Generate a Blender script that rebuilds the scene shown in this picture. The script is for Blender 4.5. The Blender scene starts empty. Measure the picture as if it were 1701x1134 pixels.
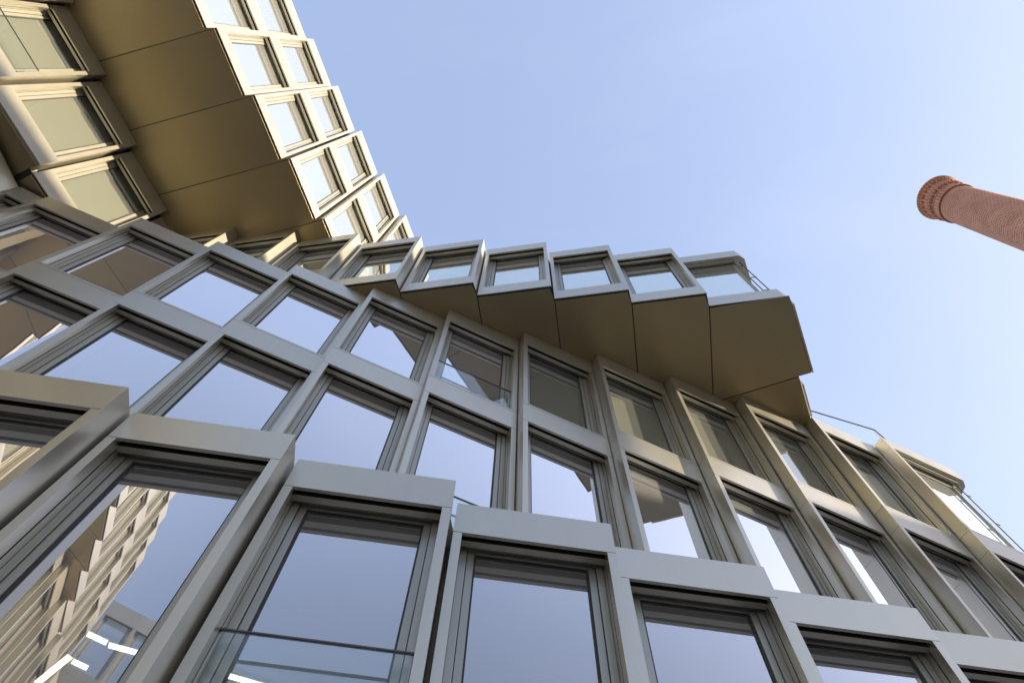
import bpy, bmesh, math, random
from mathutils import Vector, Matrix
random.seed(7)
R = math.radians
S = bpy.context.scene
col = S.collection
EYE = 1.6                                   # height of the camera over the paving

# ------------------------------------------------------------------ camera
cam = bpy.data.cameras.new('camera')
cam.sensor_width = 36.0
cam.lens = 1201.5448 / 1701.0 * 36.0
cam.clip_start = 0.05
cam.clip_end = 5000
co = bpy.data.objects.new('camera', cam)
col.objects.link(co)
rt = Vector((0.9986473252, -0.0485593267, 0.0185879444))
up = -Vector((0.0519953834, 0.9326528357, -0.3570086388))
bk = -Vector((0.0, 0.3574922096, 0.9339161205))
co.matrix_world = Matrix(((rt.x, up.x, bk.x, 0), (rt.y, up.y, bk.y, 0), (rt.z, up.z, bk.z, EYE), (0, 0, 0, 1)))
S.camera = co
S.render.resolution_x, S.render.resolution_y = 1024, 682

# ------------------------------------------------------------------ light
SUN_AZ, SUN_EL = -8.0, 15.0                 # azimuth from +x, anticlockwise
w = bpy.data.worlds.new('World')
S.world = w
w.use_nodes = True
nt = w.node_tree
bg = nt.nodes['Background']
sky = nt.nodes.new('ShaderNodeTexSky')
sky.sky_type = 'NISHITA'
sky.sun_disc = False
sky.sun_elevation = R(SUN_EL)
sky.sun_rotation = R(90 - SUN_AZ)
sky.air_density = 1.0
sky.dust_density = 2.0
sky.ozone_density = 1.0
gam = nt.nodes.new('ShaderNodeGamma'); gam.inputs[1].default_value = 0.55
mul = nt.nodes.new('ShaderNodeMix'); mul.data_type = 'RGBA'; mul.blend_type = 'MULTIPLY'; mul.inputs['Factor'].default_value = 1.0
mul.inputs['B'].default_value = (1.11, 1.14, 1.33, 1)
nt.links.new(sky.outputs[0], gam.inputs[0]); nt.links.new(gam.outputs[0], mul.inputs['A'])
# faint high haze
wtc = nt.nodes.new('ShaderNodeTexCoord')
wmp = nt.nodes.new('ShaderNodeMapping'); wmp.inputs['Scale'].default_value = (1.2, 4.0, 1.2); wmp.inputs['Rotation'].default_value = (0.2, 0.1, 0.5)
wn = nt.nodes.new('ShaderNodeTexNoise'); wn.inputs['Scale'].default_value = 1.3; wn.inputs['Detail'].default_value = 5; wn.inputs['Distortion'].default_value = 0.6
wr = nt.nodes.new('ShaderNodeMapRange'); wr.inputs['From Min'].default_value = 0.45; wr.inputs['From Max'].default_value = 0.8; wr.inputs['To Min'].default_value = 0; wr.inputs['To Max'].default_value = 0.22
wm = nt.nodes.new('ShaderNodeMix'); wm.data_type = 'RGBA'; wm.inputs['B'].default_value = (1.55, 1.68, 1.9, 1)
nt.links.new(wtc.outputs['Generated'], wmp.inputs[0]); nt.links.new(wmp.outputs[0], wn.inputs['Vector']); nt.links.new(wn.outputs['Fac'], wr.inputs['Value'])
nt.links.new(wr.outputs[0], wm.inputs['Factor']); nt.links.new(mul.outputs['Result'], wm.inputs['A'])
nt.links.new(wm.outputs['Result'], bg.inputs[0])
bg.inputs[1].default_value = 0.15
sl = bpy.data.lights.new('sun', 'SUN')
sl.energy = 5.0
sl.angle = R(0.5)
sl.color = (1.0, 0.83, 0.58)
so = bpy.data.objects.new('sun', sl)
col.objects.link(so)
sd = Vector((math.cos(R(SUN_EL)) * math.cos(R(SUN_AZ)), math.cos(R(SUN_EL)) * math.sin(R(SUN_AZ)), math.sin(R(SUN_EL))))
so.rotation_euler = sd.to_track_quat('Z', 'Y').to_euler()
so.location = (30, -4, 40)
S.view_settings.view_transform = 'Standard'
S.view_settings.look = 'None'
S.view_settings.gamma = 1
S.view_settings.exposure = 1.8
S.render.engine = 'CYCLES'
S.cycles.max_bounces = 8
S.cycles.diffuse_bounces = 4
S.cycles.glossy_bounces = 6
S.cycles.transparent_max_bounces = 12

# ------------------------------------------------------------------ materials
def new_mat(name):
    m = bpy.data.materials.new(name)
    m.use_nodes = True
    return m, m.node_tree, m.node_tree.nodes['Principled BSDF']

def metal(name, rgb, rough=0.36, metallic=0.85, var=0.05):
    m, t, b = new_mat(name)
    N, L = t.nodes, t.links
    tc = N.new('ShaderNodeTexCoord')
    n1 = N.new('ShaderNodeTexNoise'); n1.inputs['Scale'].default_value = 1.3; n1.inputs['Detail'].default_value = 5
    n2 = N.new('ShaderNodeTexNoise'); n2.inputs['Scale'].default_value = 260; n2.inputs['Detail'].default_value = 2
    L.new(tc.outputs['Object'], n1.inputs['Vector']); L.new(tc.outputs['Object'], n2.inputs['Vector'])
    mx = N.new('ShaderNodeMix'); mx.data_type = 'RGBA'
    mx.inputs['A'].default_value = (*[c * (1 - var) for c in rgb], 1)
    mx.inputs['B'].default_value = (*[min(1, c * (1 + var)) for c in rgb], 1)
    st = N.new('ShaderNodeTexNoise'); st.inputs['Scale'].default_value = 1.0; st.inputs['Detail'].default_value = 4
    mp = N.new('ShaderNodeMapping'); mp.inputs['Scale'].default_value = (9, 9, 0.7)
    L.new(tc.outputs['Object'], mp.inputs[0]); L.new(mp.outputs[0], st.inputs['Vector'])
    av = N.new('ShaderNodeMath'); av.operation = 'MULTIPLY_ADD'; av.inputs[1].default_value = 1.4; av.inputs[2].default_value = -0.2
    ad = N.new('ShaderNodeMix'); ad.inputs[0].default_value = 0.55
    L.new(n1.outputs['Fac'], ad.inputs[2]); L.new(st.outputs['Fac'], ad.inputs[3]); L.new(ad.outputs[0], av.inputs[0])
    L.new(av.outputs[0], mx.inputs['Factor'])
    oi = N.new('ShaderNodeObjectInfo')
    hv = N.new('ShaderNodeHueSaturation')
    mr = N.new('ShaderNodeMapRange'); mr.inputs['To Min'].default_value = 0.94; mr.inputs['To Max'].default_value = 1.06
    L.new(oi.outputs['Random'], mr.inputs['Value'])
    L.new(mr.outputs[0], hv.inputs['Value']); L.new(mx.outputs['Result'], hv.inputs['Color'])
    L.new(hv.outputs[0], b.inputs['Base Color'])
    b.inputs['Metallic'].default_value = metallic
    r = N.new('ShaderNodeMapRange')
    r.inputs['To Min'].default_value = rough - 0.05; r.inputs['To Max'].default_value = rough + 0.07
    L.new(n1.outputs['Fac'], r.inputs['Value']); L.new(r.outputs[0], b.inputs['Roughness'])
    bp = N.new('ShaderNodeBump'); bp.inputs['Strength'].default_value = 0.06; bp.inputs['Distance'].default_value = 0.002
    L.new(n2.outputs['Fac'], bp.inputs['Height']); L.new(bp.outputs[0], b.inputs['Normal'])
    return m

def plain(name, rgb, rough=0.7, metallic=0.0, scale=3.0, var=0.12):
    m, t, b = new_mat(name)
    N, L = t.nodes, t.links
    tc = N.new('ShaderNodeTexCoord')
    n1 = N.new('ShaderNodeTexNoise'); n1.inputs['Scale'].default_value = scale; n1.inputs['Detail'].default_value = 6
    L.new(tc.outputs['Object'], n1.inputs['Vector'])
    mx = N.new('ShaderNodeMix'); mx.data_type = 'RGBA'
    mx.inputs['A'].default_value = (*[c * (1 - var) for c in rgb], 1)
    mx.inputs['B'].default_value = (*[min(1, c * (1 + var)) for c in rgb], 1)
    L.new(n1.outputs['Fac'], mx.inputs['Factor']); L.new(mx.outputs['Result'], b.inputs['Base Color'])
    b.inputs['Roughness'].default_value = rough; b.inputs['Metallic'].default_value = metallic
    return m

def glass_mat(name, base=0.5, top=0.9, tint=(0.86, 0.92, 1.0), through=(0.62, 0.66, 0.62), wav=0.004, dust=0.10):
    m = bpy.data.materials.new(name); m.use_nodes = True
    t = m.node_tree; N, L = t.nodes, t.links
    N.remove(N['Principled BSDF'])
    out = N['Material Output']
    gl = N.new('ShaderNodeBsdfGlossy'); gl.inputs['Roughness'].default_value = 0.012
    gl.inputs['Color'].default_value = (*tint, 1)
    tr = N.new('ShaderNodeBsdfTransparent'); tr.inputs['Color'].default_value = (*through, 1)
    lw = N.new('ShaderNodeLayerWeight'); lw.inputs['Blend'].default_value = 0.5
    mr = N.new('ShaderNodeMapRange'); mr.interpolation_type = 'SMOOTHSTEP'
    mr.inputs['From Min'].default_value = 0.2; mr.inputs['From Max'].default_value = 0.66
    mr.inputs['To Min'].default_value = base; mr.inputs['To Max'].default_value = top
    L.new(lw.outputs['Facing'], mr.inputs['Value'])
    mx = N.new('ShaderNodeMixShader')
    L.new(mr.outputs[0], mx.inputs[0]); L.new(tr.outputs[0], mx.inputs[1]); L.new(gl.outputs[0], mx.inputs[2])
    tc = N.new('ShaderNodeTexCoord')
    n1 = N.new('ShaderNodeTexNoise'); n1.inputs['Scale'].default_value = 1.1; n1.inputs['Detail'].default_value = 1
    L.new(tc.outputs['Object'], n1.inputs['Vector'])
    bp = N.new('ShaderNodeBump'); bp.inputs['Strength'].default_value = 0.25; bp.inputs['Distance'].default_value = wav
    L.new(n1.outputs['Fac'], bp.inputs['Height']); L.new(bp.outputs[0], gl.inputs['Normal'])
    df = N.new('ShaderNodeBsdfDiffuse'); df.inputs['Color'].default_value = (0.75, 0.77, 0.80, 1)
    m2 = N.new('ShaderNodeMixShader'); m2.inputs[0].default_value = dust      # a film of dust on the pane
    L.new(mx.outputs[0], m2.inputs[1]); L.new(df.outputs[0], m2.inputs[2])
    L.new(m2.outputs[0], out.inputs[0])
    return m

M_CASE = metal('champagne_metal', (0.51, 0.485, 0.41), 0.33, 0.8)
M_FRAME = metal('frame_metal', (0.34, 0.333, 0.29), 0.36, 0.6)
M_SOFFIT = metal('soffit_metal', (0.30, 0.245, 0.145), 0.36, 0.78)
M_DARK = plain('gasket_and_shade_black', (0.02, 0.02, 0.02), 0.6)
M_STEEL = metal('dark_steel', (0.10, 0.09, 0.08), 0.35, 0.8)
M_SLAB = plain('plaster', (0.45, 0.43, 0.40), 0.8)
M_CEIL = plain('white_ceiling', (0.78, 0.76, 0.74), 0.8)
M_ROOM = plain('room_wall', (0.38, 0.36, 0.33), 0.8)
M_ROOF = plain('roof_felt', (0.16, 0.16, 0.16), 0.9)
M_GLASS = glass_mat('coated_glass', 0.34, 1.0, (0.99, 0.975, 1.0))
M_GLASS3 = glass_mat('pale_glass', 0.34, 0.95, (0.93, 0.99, 0.95))
M_GLASS2 = glass_mat('shaded_glass', 0.22, 0.5, (0.95, 0.97, 0.95), (0.85, 0.88, 0.84), 0.004, 0.05)
M_BLIND = plain('blind_fabric', (0.165, 0.175, 0.14), 0.9, scale=2.0, var=0.06)
M_CLEAR = glass_mat('clear_glass', 0.03, 0.12, (0.95, 0.98, 1.0), (0.95, 0.975, 0.97), 0.0, 0.015)

def lamp_mat():
    m = bpy.data.materials.new('lamp_glow'); m.use_nodes = True
    b = m.node_tree.nodes['Principled BSDF']
    b.inputs['Emission Color'].default_value = (1, 0.95, 0.82, 1)
    b.inputs['Emission Strength'].default_value = 1.0
    return m
M_LAMP = lamp_mat()

def brick_mat(name, bw, bh, c1, c2, mortar):
    m, t, b = new_mat(name)
    N, L = t.nodes, t.links
    uv = N.new('ShaderNodeUVMap'); uv.uv_map = 'UVMap'
    br = N.new('ShaderNodeTexBrick')
    br.inputs['Scale'].default_value = 1.0
    br.inputs['Brick Width'].default_value = bw
    br.inputs['Row Height'].default_value = bh
    br.inputs['Mortar Size'].default_value = 0.03
    br.inputs['Mortar Smooth'].default_value = 0.2
    br.inputs['Bias'].default_value = 0.0
    br.inputs['Color1'].default_value = (*c1, 1); br.inputs['Color2'].default_value = (*c2, 1)
    br.inputs['Mortar'].default_value = (*mortar, 1)
    L.new(uv.outputs[0], br.inputs['Vector'])
    tc = N.new('ShaderNodeTexCoord')
    n1 = N.new('ShaderNodeTexNoise'); n1.inputs['Scale'].default_value = 0.9; n1.inputs['Detail'].default_value = 5
    L.new(tc.outputs['Object'], n1.inputs['Vector'])
    mx = N.new('ShaderNodeMix'); mx.data_type = 'RGBA'; mx.blend_type = 'MULTIPLY'; mx.inputs['Factor'].default_value = 0.55
    cr = N.new('ShaderNodeValToRGB')
    cr.color_ramp.elements[0].color = (0.66, 0.62, 0.62, 1); cr.color_ramp.elements[0].position = 0.35
    cr.color_ramp.elements[1].color = (1, 1, 1, 1); cr.color_ramp.elements[1].position = 0.65
    L.new(n1.outputs['Fac'], cr.inputs[0])
    L.new(br.outputs['Color'], mx.inputs['A']); L.new(cr.outputs[0], mx.inputs['B'])
    L.new(mx.outputs['Result'], b.inputs['Base Color'])
    b.inputs['Roughness'].default_value = 0.85
    bp = N.new('ShaderNodeBump'); bp.inputs['Strength'].default_value = 0.6; bp.inputs['Distance'].default_value = 0.02; bp.invert = True
    L.new(br.outputs['Fac'], bp.inputs['Height']); L.new(bp.outputs[0], b.inputs['Normal'])
    return m

# ------------------------------------------------------------------ mesh helpers
class MB:
    def __init__(self): self.v = []; self.f = []; self.mi = []
    def quad(self, a, b, c, d, m=0):
        n = len(self.v); self.v += [a, b, c, d]; self.f.append((n, n + 1, n + 2, n + 3)); self.mi.append(m)
    def box(self, x0, x1, y0, y1, z0, z1, m=0):
        n = len(self.v)
        self.v += [(x, y, z) for z in (z0, z1) for x, y in ((x0, y0), (x1, y0), (x1, y1), (x0, y1))]
        for q in ((3, 2, 1, 0), (4, 5, 6, 7), (0, 1, 5, 4), (1, 2, 6, 5), (2, 3, 7, 6), (3, 0, 4, 7)):
            self.f.append(tuple(n + k for k in q)); self.mi.append(m)
    def prism(self, pts, z0, z1, m=0):
        # counter-clockwise polygon
        a = sum(pts[i][0] * pts[(i + 1) % len(pts)][1] - pts[(i + 1) % len(pts)][0] * pts[i][1] for i in range(len(pts)))
        if a < 0: pts = pts[::-1]
        n = len(self.v); k = len(pts)
        self.v += [(x, y, z0) for x, y in pts] + [(x, y, z1) for x, y in pts]
        self.f.append(tuple(n + i for i in range(k))[::-1]); self.f.append(tuple(n + k + i for i in range(k)))
        self.mi += [m, m]
        for i in range(k):
            j = (i + 1) % k
            self.f.append((n + i, n + j, n + k + j, n + k + i)); self.mi.append(m)
    def rings(self, rs, w, h, m=0, dark={}):
        """rs: (depth, inset_left, inset_right, inset_top, inset_bottom)"""
        base = len(self.v)
        for d, l, r, t, b in rs:
            self.v += [(l, d, b), (w - r, d, b), (w - r, d, h - t), (l, d, h - t)]
        for i in range(len(rs) - 1):
            for k in range(4):
                a = base + 4 * i + k; b2 = base + 4 * i + (k + 1) % 4
                c = b2 + 4; d2 = a + 4
                self.f.append((a, d2, c, b2)); self.mi.append(1 if k in dark.get(i, ()) else m)
    def mesh(self, name, mats, bevel=0.0, weld=True):
        me = bpy.data.meshes.new(name)
        me.from_pydata(self.v, [], self.f)
        for m in mats: me.materials.append(m)
        for p, i in zip(me.polygons, self.mi): p.material_index = i
        bm = bmesh.new(); bm.from_mesh(me)
        if weld: bmesh.ops.remove_doubles(bm, verts=bm.verts, dist=1e-5)
        bmesh.ops.dissolve_degenerate(bm, dist=1e-5, edges=bm.edges)
        if bevel:
            es = [e for e in bm.edges if len(e.link_faces) == 2 and e.calc_face_angle(0) > 0.6 and e.calc_length() > 0.05]
            bmesh.ops.bevel(bm, geom=es, offset=bevel, segments=2, profile=0.5, affect='EDGES', clamp_overlap=True)
        bm.to_mesh(me); bm.free()
        return me

def link(name, me, parent=None, loc=(0, 0, 0), rz=0.0):
    o = bpy.data.objects.new(name, me)
    col.objects.link(o)
    if parent: o.parent = parent
    o.location = loc; o.rotation_euler = (0, 0, rz)
    return o

def tag(o, label=None, cat=None, group=None, kind=None):
    if label: o['label'] = label
    if cat: o['category'] = cat
    if group: o['group'] = group
    if kind: o['kind'] = kind
    return o

def empty(name, loc=(0, 0, 0)):
    return link(name, None, None, loc)

# ------------------------------------------------------------------ the setting: ground
g = MB(); g.quad((-900, -900, 0), (900, -900, 0), (900, 900, 0), (-900, 900, 0))
gm, gt, gb = new_mat('paving')
N, L = gt.nodes, gt.links
tc = N.new('ShaderNodeTexCoord')
br = N.new('ShaderNodeTexBrick'); br.inputs['Scale'].default_value = 1.6
br.inputs['Color1'].default_value = (0.30, 0.27, 0.23, 1); br.inputs['Color2'].default_value = (0.24, 0.215, 0.185, 1); br.inputs['Mortar'].default_value = (0.1, 0.095, 0.09, 1)
br.inputs['Mortar Size'].default_value = 0.012
L.new(tc.outputs['Object'], br.inputs['Vector']); L.new(br.outputs[0], gb.inputs['Base Color']); gb.inputs['Roughness'].default_value = 0.85
tag(link('ground', g.mesh('ground', [gm], weld=False)), kind='structure')

# ------------------------------------------------------------------ the building: plan data (metres, heights over the camera)
ZC, ZB, ZA, ZT, ZM, ZE = 16.73, 12.755, 7.264, 21.37, 26.25, 31.06
C_TL = {-1: (-10.939, 3.403), 0: (-8.837, 3.785), 1: (-7.08, 4.256), 2: (-5.249, 4.723), 3: (-3.395, 5.186), 4: (-1.562, 5.660), 5: (0.283, 6.147),
        6: (2.126, 6.619), 7: (3.983, 7.088), 8: (5.857, 7.569), 9: (7.746, 8.038), 10: (9.63, 8.50)}
C_ANG, C_W = 22.5, 1.87
A_TL = {-3: (-9.75, 2.35), -2: (-7.90, 2.87), -1: (-6.06, 3.385), 0: (-4.224, 3.875), 1: (-2.387, 4.365), 2: (-0.54, 4.847), 3: (1.36, 5.345),
        4: (3.34, 5.845), 5: (5.34, 6.33), 6: (7.35, 6.83), 7: (9.37, 7.33)}
A_ANG, A_W = 5.6, 1.83
D_TL = {i: (-0.90 + 1.875 * (i - 1), 5.262 - 0.012 * (i - 1)) for i in range(-5, 5)}
D_ANG, D_W = -10.6, 1.80
F_TL = {i: (-7.61 + 0.913 * (i - 3), 1.17 + 1.706 * (i - 3)) for i in range(1, 8)}
F_ANG, F_W = 69.6, 1.84
for i in range(0, -11, -1): F_TL[i] = (F_TL[i + 1][0] - .445, F_TL[i + 1][1] - 1.54)
def f_ang(i): return F_ANG if i > 0 else 83.0
def f_w(i): return F_W if i > 0 else 1.6
G_TL = {i: (-11.30 + 0.62 * (i - 3), 2.90 + 1.88 * (i - 3)) for i in range(1, 6)}
G_ANG, G_W = 64.0, 1.87
G_TL[0] = (-12.62, -2.60)
for i in range(-1, -11, -1): G_TL[i] = (G_TL[i + 1][0] - .07, G_TL[i + 1][1] - 1.71)
def g_ang(i): return G_ANG if i > 0 else 80.0
def g_w(i): return G_W if i > 0 else 1.66

BLD = empty('office_building')
tag(BLD, 'champagne metal office building of stepped projecting window bays with brown cantilevered soffits', 'building')

_cache = {}
def bay_meshes(kind, w, h, hd, sl_, jl, jr):
    key = (kind, round(w, 3), round(h, 3))
    if key in _cache: return _cache[key]
    gt = 0.0 if kind == 'a' else 0.10 if kind in 'bcs' else 0.16     # how far the pane runs up behind the head
    case = MB()
    case.rings([(0.62, 0, 0, 0, 0), (0, 0, 0, 0, 0), (0, jl, jr, hd, sl_), (0.045, jl, jr, hd, sl_), (0.045, jl, jr, hd - 0.16, sl_),
                (0.095, jl, jr, hd - 0.16, sl_), (0.095, jl, jr, hd + 0.015, sl_), (0.13, jl, jr, hd + 0.015, sl_),
                (0.13, jl - .03, jr - .03, hd + 0.015, sl_), (0.150, jl - .03, jr - .03, hd + 0.015, sl_), (0.150, jl, jr, hd + 0.015, sl_),
                (0.175, jl, jr, hd + 0.015, sl_), (0.175, jl, jr, hd - 0.10 - gt, sl_), (0.225, jl, jr, hd - 0.10 - gt, sl_), (0.225, jl + .001, jr + .001, hd - .099 - gt, sl_ + .001)], w, h,
               dark={3: (2,), 4: (2,), 5: (2,), 7: (1, 3), 8: (1, 3), 9: (1, 3)})  # header slots coloured black for the shade inside; jamb grooves hold black gasket
    cm_ = case.mesh('casing_' + kind, [M_CASE, M_DARK], bevel=0.005)
    fr = MB()
    a, b_, c_, e_ = jl, jr, hd - 0.10 - gt, sl_
    fr.rings([(0.30, a + .004, b_ + .004, c_ + .004, e_ + .004), (0.228, a + .004, b_ + .004, c_ + .004, e_ + .004), (0.228, a + .085, b_ + .085, c_ + .055, e_ + .08), (0.262, a + .085, b_ + .085, c_ + .055, e_ + .08), (0.30, a + .085, b_ + .085, c_ + .055, e_ + .08)], w, h)
    fm = fr.mesh('frame_' + kind, [M_FRAME], bevel=0.004)
    sa = MB()
    a, b_, c_, e_ = a + .093, b_ + .093, c_ + .063, e_ + .088
    sa.rings([(0.30, a, b_, c_, e_), (0.248, a, b_, c_, e_), (0.248, a + .078, b_ + .078, c_ + .05, e_ + .08), (0.285, a + .078, b_ + .078, c_ + .05, e_ + .08), (0.285, a + .083, b_ + .083, c_ + .055, e_ + .085), (0.33, a + .083, b_ + .083, c_ + .055, e_ + .085)], w, h)
    sm = sa.mesh('sash_' + kind, [M_FRAME], bevel=0.004)
    gl = MB()
    a, b_, c_, e_ = a + .081, b_ + .081, c_ + .053, e_ + .083
    gl.quad((a, 0.288, e_), (w - b_, 0.288, e_), (w - b_, 0.288, h - c_), (a, 0.288, h - c_))
    gm_ = gl.mesh('pane_' + kind, [M_GLASS2 if kind in 'gs' else M_GLASS3 if kind in 'def' else M_GLASS])
    bl = MB(); bl.box(a - .06, w - b_ + .06, .375, .380, e_ - .05, h - c_ + .05)
    bl_m = bl.mesh('blind_' + kind, [M_BLIND])
    gk = MB()
    for (x0, x1, z0, z1) in ((a, w - b_, h - c_ - .018, h - c_), (a, w - b_, e_, e_ + .018), (a, a + .018, e_ + .018, h - c_ - .018), (w - b_ - .018, w - b_, e_ + .018, h - c_ - .018)):
        gk.box(x0, x1, 0.27, 0.284, z0, z1)
    gk.box(-.0012, jl - .003, -.0012, .0006, h - hd - .003, h - hd + .003)
    gk.box(w - jr + .003, w + .0012, -.0012, .0006, h - hd - .003, h - hd + .003)
    gk.box(-.0012, .0004, .001, .6, h - hd - .003, h - hd + .003)
    km = gk.mesh('gasket_' + kind, [M_DARK])
    _cache[key] = (cm_, fm, sm, gm_, km, bl_m)
    return _cache[key]

def bay(kind, tl, ang, w, z0, z1, hd, sl_=0.5, jl=0.10, jr=0.10, label=None, blind=False):
    cm_, fm, sm, gm_, km, bl_m = bay_meshes(kind, w, z1 - z0, hd, sl_, jl, jr)
    o = link('bay_window', cm_, BLD, (tl[0], tl[1], z0 + EYE), R(ang))
    if label: o['label'] = label
    link('window_frame', fm, o); link('sash', sm, o); gp = link('glass_pane', gm_, o); gp.rotation_euler = (R(random.uniform(-.1, .1)), 0, R(random.uniform(-.15, .15))); link('gasket', km, o)
    if blind: link('roller_blind', bl_m, o)
    return o

def balustrade(tl, ang, w, z0, ztop, n=0.12, u0=0.10, u1=None):
    u1 = w - 0.10 if u1 is None else u1
    b = MB(); b.box(u0 + .012, u1 - .012, n, n + .016, 0.02, ztop - z0 - .008)
    o = link('balustrade_glass', b.mesh('balustrade_glass', [M_CLEAR]), BLD, (tl[0], tl[1], z0 + EYE), R(ang))
    r = MB(); r.box(u0, u1, n - .006, n + .022, ztop - z0 - .005, ztop - z0 + .014)
    link('handrail', r.mesh('handrail', [M_STEEL], bevel=.002), o)
    s = MB()
    for u in (u0, u1 - .03): s.box(u, u + .02, n + .018, n + .05, 0, ztop - z0 - .006)
    link('side_clamp', s.mesh('side_clamp', [M_FRAME], bevel=.002), o)
    return o

for i in range(-3, 8):
    bay('a', A_TL[i], A_ANG, A_W, 3.1, ZA, 0.55, 0.45)
for i in range(-1, 11):
    bay('b', C_TL[i], C_ANG, C_W, 7.3, ZB - .006, 0.68, 0.75)
for i in range(-1, 10):
    bay('s' if i > 4 else 'c', C_TL[i], C_ANG, C_W, ZB + .006, ZC, 0.66, 0.06, blind=i > 4)
for i in range(-5, 4):
    bay('d', D_TL[i], D_ANG, D_W, ZC + .045, ZT, 0.60, 0.60)
for i in range(-10, 8):
    bay('f', F_TL[i], f_ang(i), f_w(i), ZT + .045, ZM - .005, 0.56, 0.62)
    bay('e', F_TL[i], f_ang(i), f_w(i), ZM + .005, ZE, 1.0, 0.38)
for i in range(-10, 6):
    bay('g', G_TL[i], g_ang(i), g_w(i), ZC + .15, ZT, 0.74, 0.72, blind=True)
for i in range(-10, 0):
    bay('h', (G_TL[i][0] - .45, G_TL[i][1]), g_ang(i), g_w(i), ZB, ZC, 0.66, 0.3)
# the far end of the wing turns across the court (seen only mirrored in the lower windows)
for k in range(6):
    p = (-14.1 + 1.62 * k, -22.9 - .62 * k)
    for z0, z1, hd in ((ZB, ZC, .66), (ZC + .01, ZT, .6), (ZT + .01, ZM - .005, .56), (ZM + .005, ZE, 1.0)):
        bay('k%d' % round(z0), p, 159.0, 1.74, z0, z1, hd, 0.4)
# lower bays of the left wing, under its second soffit
bay('l', (-12.19, 1.44), 72.0, 1.87, ZB, ZC, 0.66, 0.1)
bay('l', (-12.80, -0.45), 72.0, 1.87, ZB, ZC, 0.66, 0.1)
bay('m', (-11.554, 3.21), 27.0, 0.80, ZB, ZC, 0.66, 0.1)

balustrade(A_TL[1], A_ANG, A_W, 3.56, 4.72)
balustrade(C_TL[4], C_ANG, C_W, ZB + .08, 13.88)
balustrade(C_TL[4], C_ANG, C_W, 8.2, 9.35)
balustrade(G_TL[1], G_ANG, G_W, ZC + .9, 18.4, n=-0.04)

def off(p, ang, n, u=0.0):
    a = R(ang)
    return (p[0] + u * math.cos(a) - n * math.sin(a), p[1] + u * math.sin(a) + n * math.cos(a))

# corner bays, open at their right end
def corner_bay(tl, ang, w, z0, z1, hd, sl_, chain):
    """header and sill trays turning the corner, front and side glazing"""
    h = z1 - z0
    for nm, a, b in (('corner_header', h - hd, h), ('corner_sill', 0.0, sl_)):
        if b - a < .02: continue
        m = MB(); m.prism([(0, 0), (w - .16, 0), (w, .12), chain, (chain[0] - .5, chain[1]), (0, .62)], a, b)
        o = link(nm, m.mesh(nm, [M_CASE], bevel=.006), BLD, (tl[0], tl[1], z0 + EYE), R(ang))
        if nm == 'corner_header':
            s = MB(); s.box(.10, w - .3, .10, .17, a - .10, a - .002); s.box(.10, w - .3, .215, .26, a - .14, a - .002)
            link('blind_box', s.mesh('blind_box', [M_FRAME], bevel=.004), o)
    j = MB(); j.box(0, .10, 0, .62, sl_ + .001, h - hd - .001)
    o = link('jamb', j.mesh('jamb', [M_CASE], bevel=.006), BLD, (tl[0], tl[1], z0 + EYE), R(ang))
    gx = w - .42
    f = MB()
    f.box(.102, .19, .23, .30, sl_ + .001, h - hd - .15); f.box(gx, gx + .05, .23, .30, sl_ + .001, h - hd - .15)
    f.box(.191, gx - .001, .235, .30, sl_ + .001, sl_ + .08); f.box(.191, gx - .001, .235, .30, h - hd - .24, h - hd - .151)
    fo = link('window_frame', f.mesh('corner_frame', [M_FRAME], bevel=.004), BLD, (tl[0], tl[1], z0 + EYE), R(ang))
    g_ = MB(); g_.quad((.191, .27, sl_ + .081), (gx, .27, sl_ + .081), (gx, .27, h - hd - .241), (.191, .27, h - hd - .241))
    link('glass_pane', g_.mesh('corner_pane', [M_GLASS3]), fo)
    g2 = MB(); g2.box(gx + .02, gx + .036, .31, 1.6, sl_ + .01, h - hd - .01)
    link('glass_pane', g2.mesh('side_pane', [M_GLASS]), fo)
    # slim guard posts with their brackets
    p = MB()
    for u, n in ((w - .34, .16), (w - .14, .22)): p.box(u - .011, u + .011, n - .011, n + .011, sl_ + .002, h - hd - .002)
    po = link('guard_post', p.mesh('guard_post', [M_STEEL]), BLD, (tl[0], tl[1], z0 + EYE), R(ang))
    for fz in (.15, .5, .85):
        q = MB(); z = sl_ + (h - hd - sl_) * fz; q.box(w - .328, w - .152, .165, .18, z - .02, z + .02)
        link('bracket', q.mesh('bracket', [M_STEEL]), po)

corner_bay(D_TL[4], D_ANG, 1.96, ZC + .045, ZT, 0.60, 0.62, (2.46, 2.1))
corner_bay(C_TL[10], C_ANG, 2.42, ZB + .006, ZC, 0.5, 0.06, (2.62, .8))

# ---- bodies: floor slabs, back walls, roofs (all behind the glass line)
def slab(name, front, back, z0, z1, mat):
    m = MB(); m.prism(front + back, z0 + EYE, z1 + EYE)
    return link(name, m.mesh(name, [mat]), BLD)

def front_line(TL, ang, w, ids, n):
    pts = []
    for i in ids:
        a_ = ang(i) if callable(ang) else ang; w_ = w(i) if callable(w) else w
        pts.append(off(TL[i], a_, n, 0.02)); pts.append(off(TL[i], a_, n, w_ - .02))
    return pts

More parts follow.
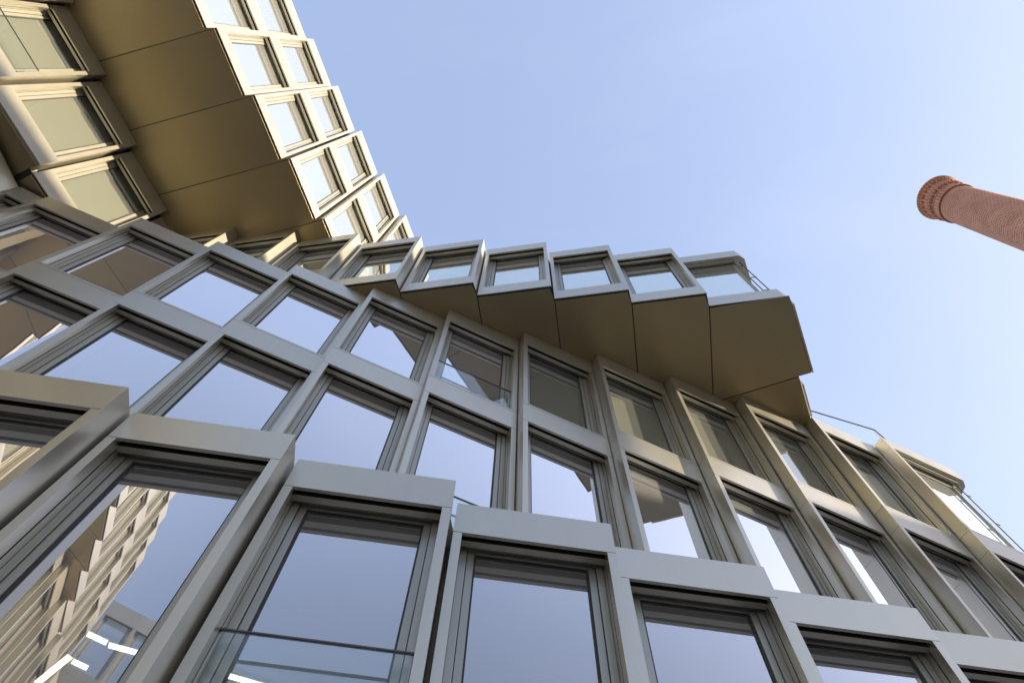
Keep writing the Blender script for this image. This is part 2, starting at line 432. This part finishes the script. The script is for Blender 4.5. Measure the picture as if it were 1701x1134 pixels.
cf = front_line(C_TL, C_ANG, C_W, range(-1, 11), 0.42)
af = front_line(A_TL, A_ANG, A_W, range(-3, 8), 0.42)
df = front_line(D_TL, D_ANG, D_W, range(-5, 4), 0.42)
slab('floor_slab', af, [(11.5, 16), (-10, 11)], 2.9, 3.3, M_SLAB)
slab('floor_slab', af, [(11.5, 16), (-10, 11)], 6.86, 7.2, M_CEIL)
slab('ceiling_bulkhead', af, [off(A_TL[7], A_ANG, 1.9, A_W), off(A_TL[-3], A_ANG, 1.9)], 6.70, 6.855, M_SLAB)
slab('floor_slab', cf, [(11.5, 16), (-11, 11)], 7.45, 7.9, M_SLAB)
slab('floor_slab', cf, [(11.2, 16), (-11, 11)], 12.35, 12.72, M_SLAB)
slab('floor_slab', cf, [(11.2, 16), (-11, 11)], 16.35, 16.70, M_SLAB)
slab('roof_slab', df + [(6.2, 5.4), (7.2, 7.2)], [(8.4, 14), (-11.5, 14)], 21.0, 21.34, M_ROOF)
slab('back_wall', [(-10, 8.6), (11.5, 13.6)], [(11.5, 13.9), (-10, 8.9)], 3.3, 6.9, M_ROOM)
slab('back_wall', [(-11, 8.6), (11.2, 13.6)], [(11.2, 13.9), (-11, 8.9)], 7.9, 16.35, M_ROOM)
slab('back_wall', [(-11, 9.4), (7.8, 9.4)], [(7.8, 9.7), (-11, 9.7)], 16.72, 21.0, M_ROOM)
slab('side_wall', [(11.35, 10.2), (11.5, 10.2)], [(11.5, 16), (11.35, 16)], 7.9, 12.3, M_CASE)
slab('side_wall', [(6.95, 6.9), (7.1, 6.9)], [(8.1, 12), (7.95, 12)], 16.78, 21.0, M_CASE)
# partitions between rooms
for (x, y, a, z0, z1) in ((C_TL[1][0], C_TL[1][1], C_ANG, 7.9, 12.35), (C_TL[4][0], C_TL[4][1], C_ANG, 7.9, 12.35), (C_TL[7][0], C_TL[7][1], C_ANG, 7.9, 12.35),
                          (C_TL[2][0], C_TL[2][1], C_ANG, 12.72, 16.35), (C_TL[5][0], C_TL[5][1], C_ANG, 12.72, 16.35), (C_TL[8][0], C_TL[8][1], C_ANG, 12.72, 16.35),
                          (A_TL[2][0], A_TL[2][1], A_ANG, 3.3, 6.9), (A_TL[5][0], A_TL[5][1], A_ANG, 3.3, 6.9)):
    p0 = off((x, y), a, .5, -.05); p1 = off((x, y), a, 3.6, -.05); p2 = off((x, y), a, 3.6, .05); p3 = off((x, y), a, .5, .05)
    slab('partition_wall', [p0, p1], [p2, p3], z0, z1, M_ROOM)
# left wing bodies
ff = front_line(F_TL, f_ang, f_w, range(-10, 8), 0.42)
gf = front_line(G_TL, g_ang, g_w, range(-10, 6), 0.42)
slab('floor_slab', ff, [(-14, 12), (-22, 0), (-22, -22)], ZM - .25, ZM + .1, M_SLAB)
slab('roof_slab', ff, [(-14, 12), (-22, 0), (-22, -22)], ZE - .35, ZE - .03, M_ROOF)
slab('floor_slab', ff, [(-14, 12), (-22, 0), (-22, -22)], ZT + .30, ZT + .55, M_SLAB)
slab('floor_slab', gf, [(-18, 10), (-22, 0), (-22, -20)], ZC + .35, ZC + .65, M_SLAB)
slab('back_wall', [off(F_TL[-10], 83, 4), off(F_TL[1], F_ANG, 4), off(F_TL[7], F_ANG, 4)], [off(F_TL[7], F_ANG, 4.3), off(F_TL[1], F_ANG, 4.3), off(F_TL[-10], 83, 4.3)], ZT + .56, ZE - .36, M_ROOM)
slab('back_wall', [off(G_TL[-10], 83, 3.6), off(G_TL[1], G_ANG, 3.6), off(G_TL[5], G_ANG, 3.6)], [off(G_TL[5], G_ANG, 3.9), off(G_TL[1], G_ANG, 3.9), off(G_TL[-10], 83, 3.9)], ZC + .66, ZT, M_ROOM)
slab('back_wall', [(-14.6, -20), (-14.2, -3), (-13.0, 1.2), (-12.4, 3.6), (-11, 4.2)], [(-11, 8), (-16, 6), (-18, -20)], 3.0, ZC - .2, M_ROOM)

# ---- soffit panels
def panel(pts, z, t=0.03, gap=0.012, label=None):
    cx_ = sum(p[0] for p in pts) / len(pts); cy_ = sum(p[1] for p in pts) / len(pts)
    # inset the outline so that a dark joint stays between the panels
    q = []
    n = len(pts)
    a = sum(pts[i][0] * pts[(i + 1) % n][1] - pts[(i + 1) % n][0] * pts[i][1] for i in range(n))
    P = pts if a > 0 else pts[::-1]
    for i in range(n):
        p0, p1, p2 = Vector(P[i - 1]), Vector(P[i]), Vector(P[(i + 1) % n])
        d1 = (p1 - p0).normalized(); d2 = (p2 - p1).normalized()
        n1 = Vector((-d1.y, d1.x)); n2 = Vector((-d2.y, d2.x))
        b = (n1 + n2); k = gap / max(0.3, (1 + n1.dot(n2)) / 1.0)
        q.append(tuple(p1 + b * k))
    m = MB(); m.prism(q, z + EYE, z + EYE + t)
    return link('soffit_panel', m.mesh('soffit_panel', [M_SOFFIT], bevel=.004), BLD)

def din(i, n): return off(D_TL[i], D_ANG, n)
ZS = ZC + .008
for i in range(-3, 4):
    a = off(D_TL[i], D_ANG, 0.05, 0.0 if i > -3 else .05); b = off(D_TL[i], D_ANG, 0.05, D_W - .03); c = off(D_TL[i + 1], D_ANG, 0.05, 0.0); d = off(D_TL[i + 1], D_ANG, 3.2)
    e = off(D_TL[i], D_ANG, 3.2)
    panel([a, b, c, d, e], ZS)
E0, E1, E2, E3, E4 = (6.60, 4.85), (7.53, 6.83), (7.238, 6.943), (7.74, 8.05), (4.6, 8.0)
panel([off(D_TL[4], D_ANG, .05), E0, E1, E2, off(D_TL[4], D_ANG, 2.6)], ZS)
panel([E2, E3, (8.2, 9.2), (5.6, 9.2), off(D_TL[4], D_ANG, 2.6)], ZS)
bk_ = []
for i in range(-3, 4): bk_ += [off(D_TL[i], D_ANG, .02), off(D_TL[i], D_ANG, .02, D_W - .002)]
m = MB(); m.prism(bk_ + [off(D_TL[4], D_ANG, .02), (6.58, 4.87), (7.5, 6.83), (7.22, 6.95), (7.7, 8.05), (8.0, 9.0), (-6.6, 9.0)], ZS + EYE + .032, ZS + EYE + .036)
link('soffit_backing', m.mesh('soffit_backing', [M_DARK]), BLD)
# thin metal edge round the free end of the soffit
for p, q_ in ((E0, E1), (E2, E3)):
    d_ = (Vector(q_) - Vector(p)).normalized(); nn = Vector((d_.y, -d_.x))
    m = MB(); m.prism([tuple(Vector(p) + d_ * .25 + nn * .004), tuple(Vector(q_) + nn * .004), tuple(Vector(q_) + nn * .05), tuple(Vector(p) + d_ * .25 + nn * .05)], ZC + EYE + .02, ZC + EYE + .30)
    link('edge_trim', m.mesh('edge_trim', [M_CASE], bevel=.003), BLD)

ZU = ZT + .008
js = [(-1, 0), (0, 1), (1, 2), (2, 3), (3, 4), (4, 5), (5, 6)]
def gpt(i): return off(G_TL[i], G_ANG, .1, 0.0)
def gback(i):
    return (-11.90 - 0.25 + 0.61 * (i - 2), 1.55 - .98 + 1.82 * (i - 2)) if i > 0 else (-12.9 + .06 * i, -1.7 + 1.68 * i)
for i in range(-10, 6):
    panel([off(F_TL[i], f_ang(i), .055), off(F_TL[i], f_ang(i), .055, f_w(i) - .02), off(F_TL[i + 1], f_ang(i + 1), .055), gback(i + 1), gback(i)], ZU)
m = MB(); m.prism([q for i in range(-10, 7) for q in (off(F_TL[i], f_ang(i), .02), off(F_TL[i], f_ang(i), .02, f_w(i) - .002))] + [(-13, 9), (-16, 0), (-16, -20)], ZU + EYE + .032, ZU + EYE + .036)
link('soffit_backing', m.mesh('soffit_backing', [M_DARK]), BLD)
# lower soffit of the left wing
for i in (0, 1, 2, 3):
    panel([off(G_TL[i], g_ang(i), .05), off(G_TL[i], g_ang(i), .05, g_w(i) - .02), off(G_TL[i], g_ang(i), 1.1, g_w(i) - .02), off(G_TL[i], g_ang(i), 1.1)], ZC + .112)
m = MB(); m.prism([off(G_TL[0], g_ang(0), .03), off(G_TL[1], G_ANG, .03), off(G_TL[3], G_ANG, .03), off(G_TL[3], G_ANG, .03, G_W), (-11.5, 6.0), (-14.2, 2), (-14.2, -2)], ZC + EYE + .143, ZC + EYE + .147)
link('soffit_backing', m.mesh('soffit_backing', [M_DARK]), BLD)

# ---- terrace balustrade over the top bays at the right
def rail(p, q_, z0, z1):
    P, Q = Vector(p), Vector(q_); d_ = (Q - P); ln = d_.length; a = math.atan2(d_.y, d_.x)
    m = MB(); m.box(0, ln, -.008, .008, .02, z1 - z0 - .01)
    o = link('balustrade_glass', m.mesh('balustrade_glass', [M_CLEAR]), BLD, (p[0], p[1], z0 + EYE), a)
    r = MB(); r.box(0, ln, -.016, .016, z1 - z0 - .008, z1 - z0 + .016)
    link('handrail', r.mesh('handrail', [M_STEEL]), o)
    s = MB(); s.box(ln - .03, ln - .01, .009, .03, -.3, z1 - z0 - .009)
    link('side_clamp', s.mesh('side_clamp', [M_FRAME]), o)
rail((8.0, 8.33), (10.05, 8.863), ZC - .1, ZC + 1.1)
rail((10.06, 8.87), (10.9, 9.5), ZC - .1, ZC + 1.1)

# ------------------------------------------------------------------ ceiling lights in the first-floor rooms
def ceiling_light(x, y, z, ln, a, label):
    r = empty('ceiling_light', (x, y, z + EYE)); r.rotation_euler = (0, 0, a)
    m = MB(); m.box(-ln / 2, ln / 2, -.05, .05, 0, .07); link('housing', m.mesh('light_housing', [M_FRAME], bevel=.004), r)
    m = MB(); m.box(-ln / 2 + .01, ln / 2 - .01, -.04, .04, -.016, -.001); link('diffuser', m.mesh('light_diffuser', [M_LAMP]), r)
    tag(r, label, 'ceiling light', 'linear ceiling lights behind the large lower windows')
ceiling_light(-5.45, 7.25, 6.8, .70, 2.386, 'broad lit strip light slanting down to the left in the leftmost large lower window')
ceiling_light(-4.48, 6.87, 6.8, .47, .287, 'broad lit strip light sloping down to the right, above the slanting one in that window')
ceiling_light(-4.82, 6.71, 6.8, .27, .54, 'thin short lit strip light at the upper left end of the right-sloping broad one')
ceiling_light(-5.10, 7.14, 6.8, .22, .56, 'thin short lit strip light just right of the left-slanting broad one')
ceiling_light(-2.95, 7.30, 6.8, .75, .31, 'lit strip light behind the window with the dark-topped glass balustrade')

# ------------------------------------------------------------------ chimney
def lathe(name, prof, mat, seg=96, uv=True):
    v, f = [], []
    for r_, z in prof:
        for k in range(seg):
            a = 2 * math.pi * k / seg; v.append((r_ * math.cos(a), r_ * math.sin(a), z))
    for i in range(len(prof) - 1):
        for k in range(seg):
            k2 = (k + 1) % seg
            f.append((i * seg + k, i * seg + k2, (i + 1) * seg + k2, (i + 1) * seg + k))
    me = bpy.data.meshes.new(name); me.from_pydata(v, [], f); me.materials.append(mat)
    if uv:
        ul = me.uv_layers.new(name='UVMap')
        R0 = prof[0][0]
        for p in me.polygons:
            ks = [me.loops[l].vertex_index % seg for l in p.loop_indices]
            wrap = max(ks) - min(ks) > 1
            for l, k in zip(p.loop_indices, ks):
                kk = k + seg if wrap and k == 0 else k
                ul.data[l].uv = (kk / seg * 2 * math.pi * R0, v[me.loops[l].vertex_index][2])
    for p in me.polygons: p.use_smooth = True
    return me
CX, CY, CT = 34.115, 8.449, 60.0
K = 1.25                                    # all sizes of the stack follow its distance
ch = empty('brick_chimney', (CX, CY, 0))
tag(ch, 'tall round tapering red brick chimney with a corbelled top against the blue sky', 'chimney')
BR = brick_mat("chimney_brick", 0.50, 0.24, (0.48, 0.195, 0.105), (0.37, 0.14, 0.075), (0.55, 0.36, 0.25))
BR2 = brick_mat('rim_brick', 0.24, 0.9, (0.55, 0.25, 0.15), (0.45, 0.19, 0.11), (0.20, 0.09, 0.06))
H = CT + EYE
rT = 1.12 * K
def kp(prof): return [(rT + a * K if b is not None else a, H - (b or 0) * K) for a, b in prof]
link('shaft', lathe('shaft', [(3.0, 0), (rT + .50 * K, H - 32 * K), (rT + .04 * K, H - 3.4 * K), (rT, H - 2.45 * K)], BR), ch)
link('corbel_ring', lathe('corbel_ring', kp([(0, 2.46), (.10, 2.46), (.12, 2.36), (.03, 2.30), (.05, 1.45), (.17, 1.42), (.17, 1.30), (.07, 1.27), (.10, .45), (.20, .42), (.24, .3)]), BR2), ch)
link('rim', lathe('rim', kp([(.22, .30), (.30, .26), (.30, .12), (.24, .04), (.02, 0), (-.28, 0), (-.28, 1.5)]), BR2), ch)
DB_ = plain('dark_brick', (0.20, 0.08, 0.05), 0.85)
for rr, zz, ph in ((rT + .11 * K, H - .62 * K, 0), (rT + .08 * K, H - 1.58 * K, 2)):
    v, f = [], []
    n = 88
    for k in range(n):
        a = 2 * math.pi * (k + ph) / n
        ro = rr + (.035 if k % 4 < 2 else -.045) * K
        for r_, z in ((rr - .05 * K, zz), (ro, zz), (ro, zz + .17 * K), (rr - .05 * K, zz + .17 * K)):
            v.append((r_ * math.cos(a), r_ * math.sin(a), z))
    for k in range(n):
        a, b = 4 * k, 4 * ((k + 1) % n)
        for q in range(4): f.append((a + q, b + q, b + (q + 1) % 4, a + (q + 1) % 4))
    me = bpy.data.meshes.new('dentil_course'); me.from_pydata(v, [], f); me.materials.append(DB_)
    link('dentil_course', me, ch)
for k in range(1):
    a = 1.9; m = MB(); m.box(-.01, .01, -.01, .01, -.3, .6)
    link('lightning_rod', m.mesh('lightning_rod', [M_STEEL]), ch, ((rT + .1) * math.cos(a), (rT + .1) * math.sin(a), H))

# ------------------------------------------------------------------ unseen block added out of frame to the right to keep the low sun off the court
def along(u, v):                            # u towards the sun, v across it
    a = R(SUN_AZ); return (u * math.cos(a) - v * math.sin(a), u * math.sin(a) + v * math.cos(a))
NB = empty('sun_blocker', (*along(52, 0), 0))
tag(NB, 'plain pale block added beyond the right edge to keep the low sun off the court', 'building')
def block(name, u0, u1, v0, v1, z1, mat):
    m = MB(); m.prism([along(u - 52, v) for u, v in ((u0, v0), (u1, v0), (u1, v1), (u0, v1))], 0, z1)
    return link(name, m.mesh(name, [mat]), NB)
NBM = plain('pale_render', (0.42, 0.40, 0.36), 0.9, scale=4)
block('blocker_wall', 46, 62, -20, 7.05, EYE + 32.8, NBM)
block('blocker_wall', 46.01, 61, 7.06, 26, EYE + 23.1, NBM)
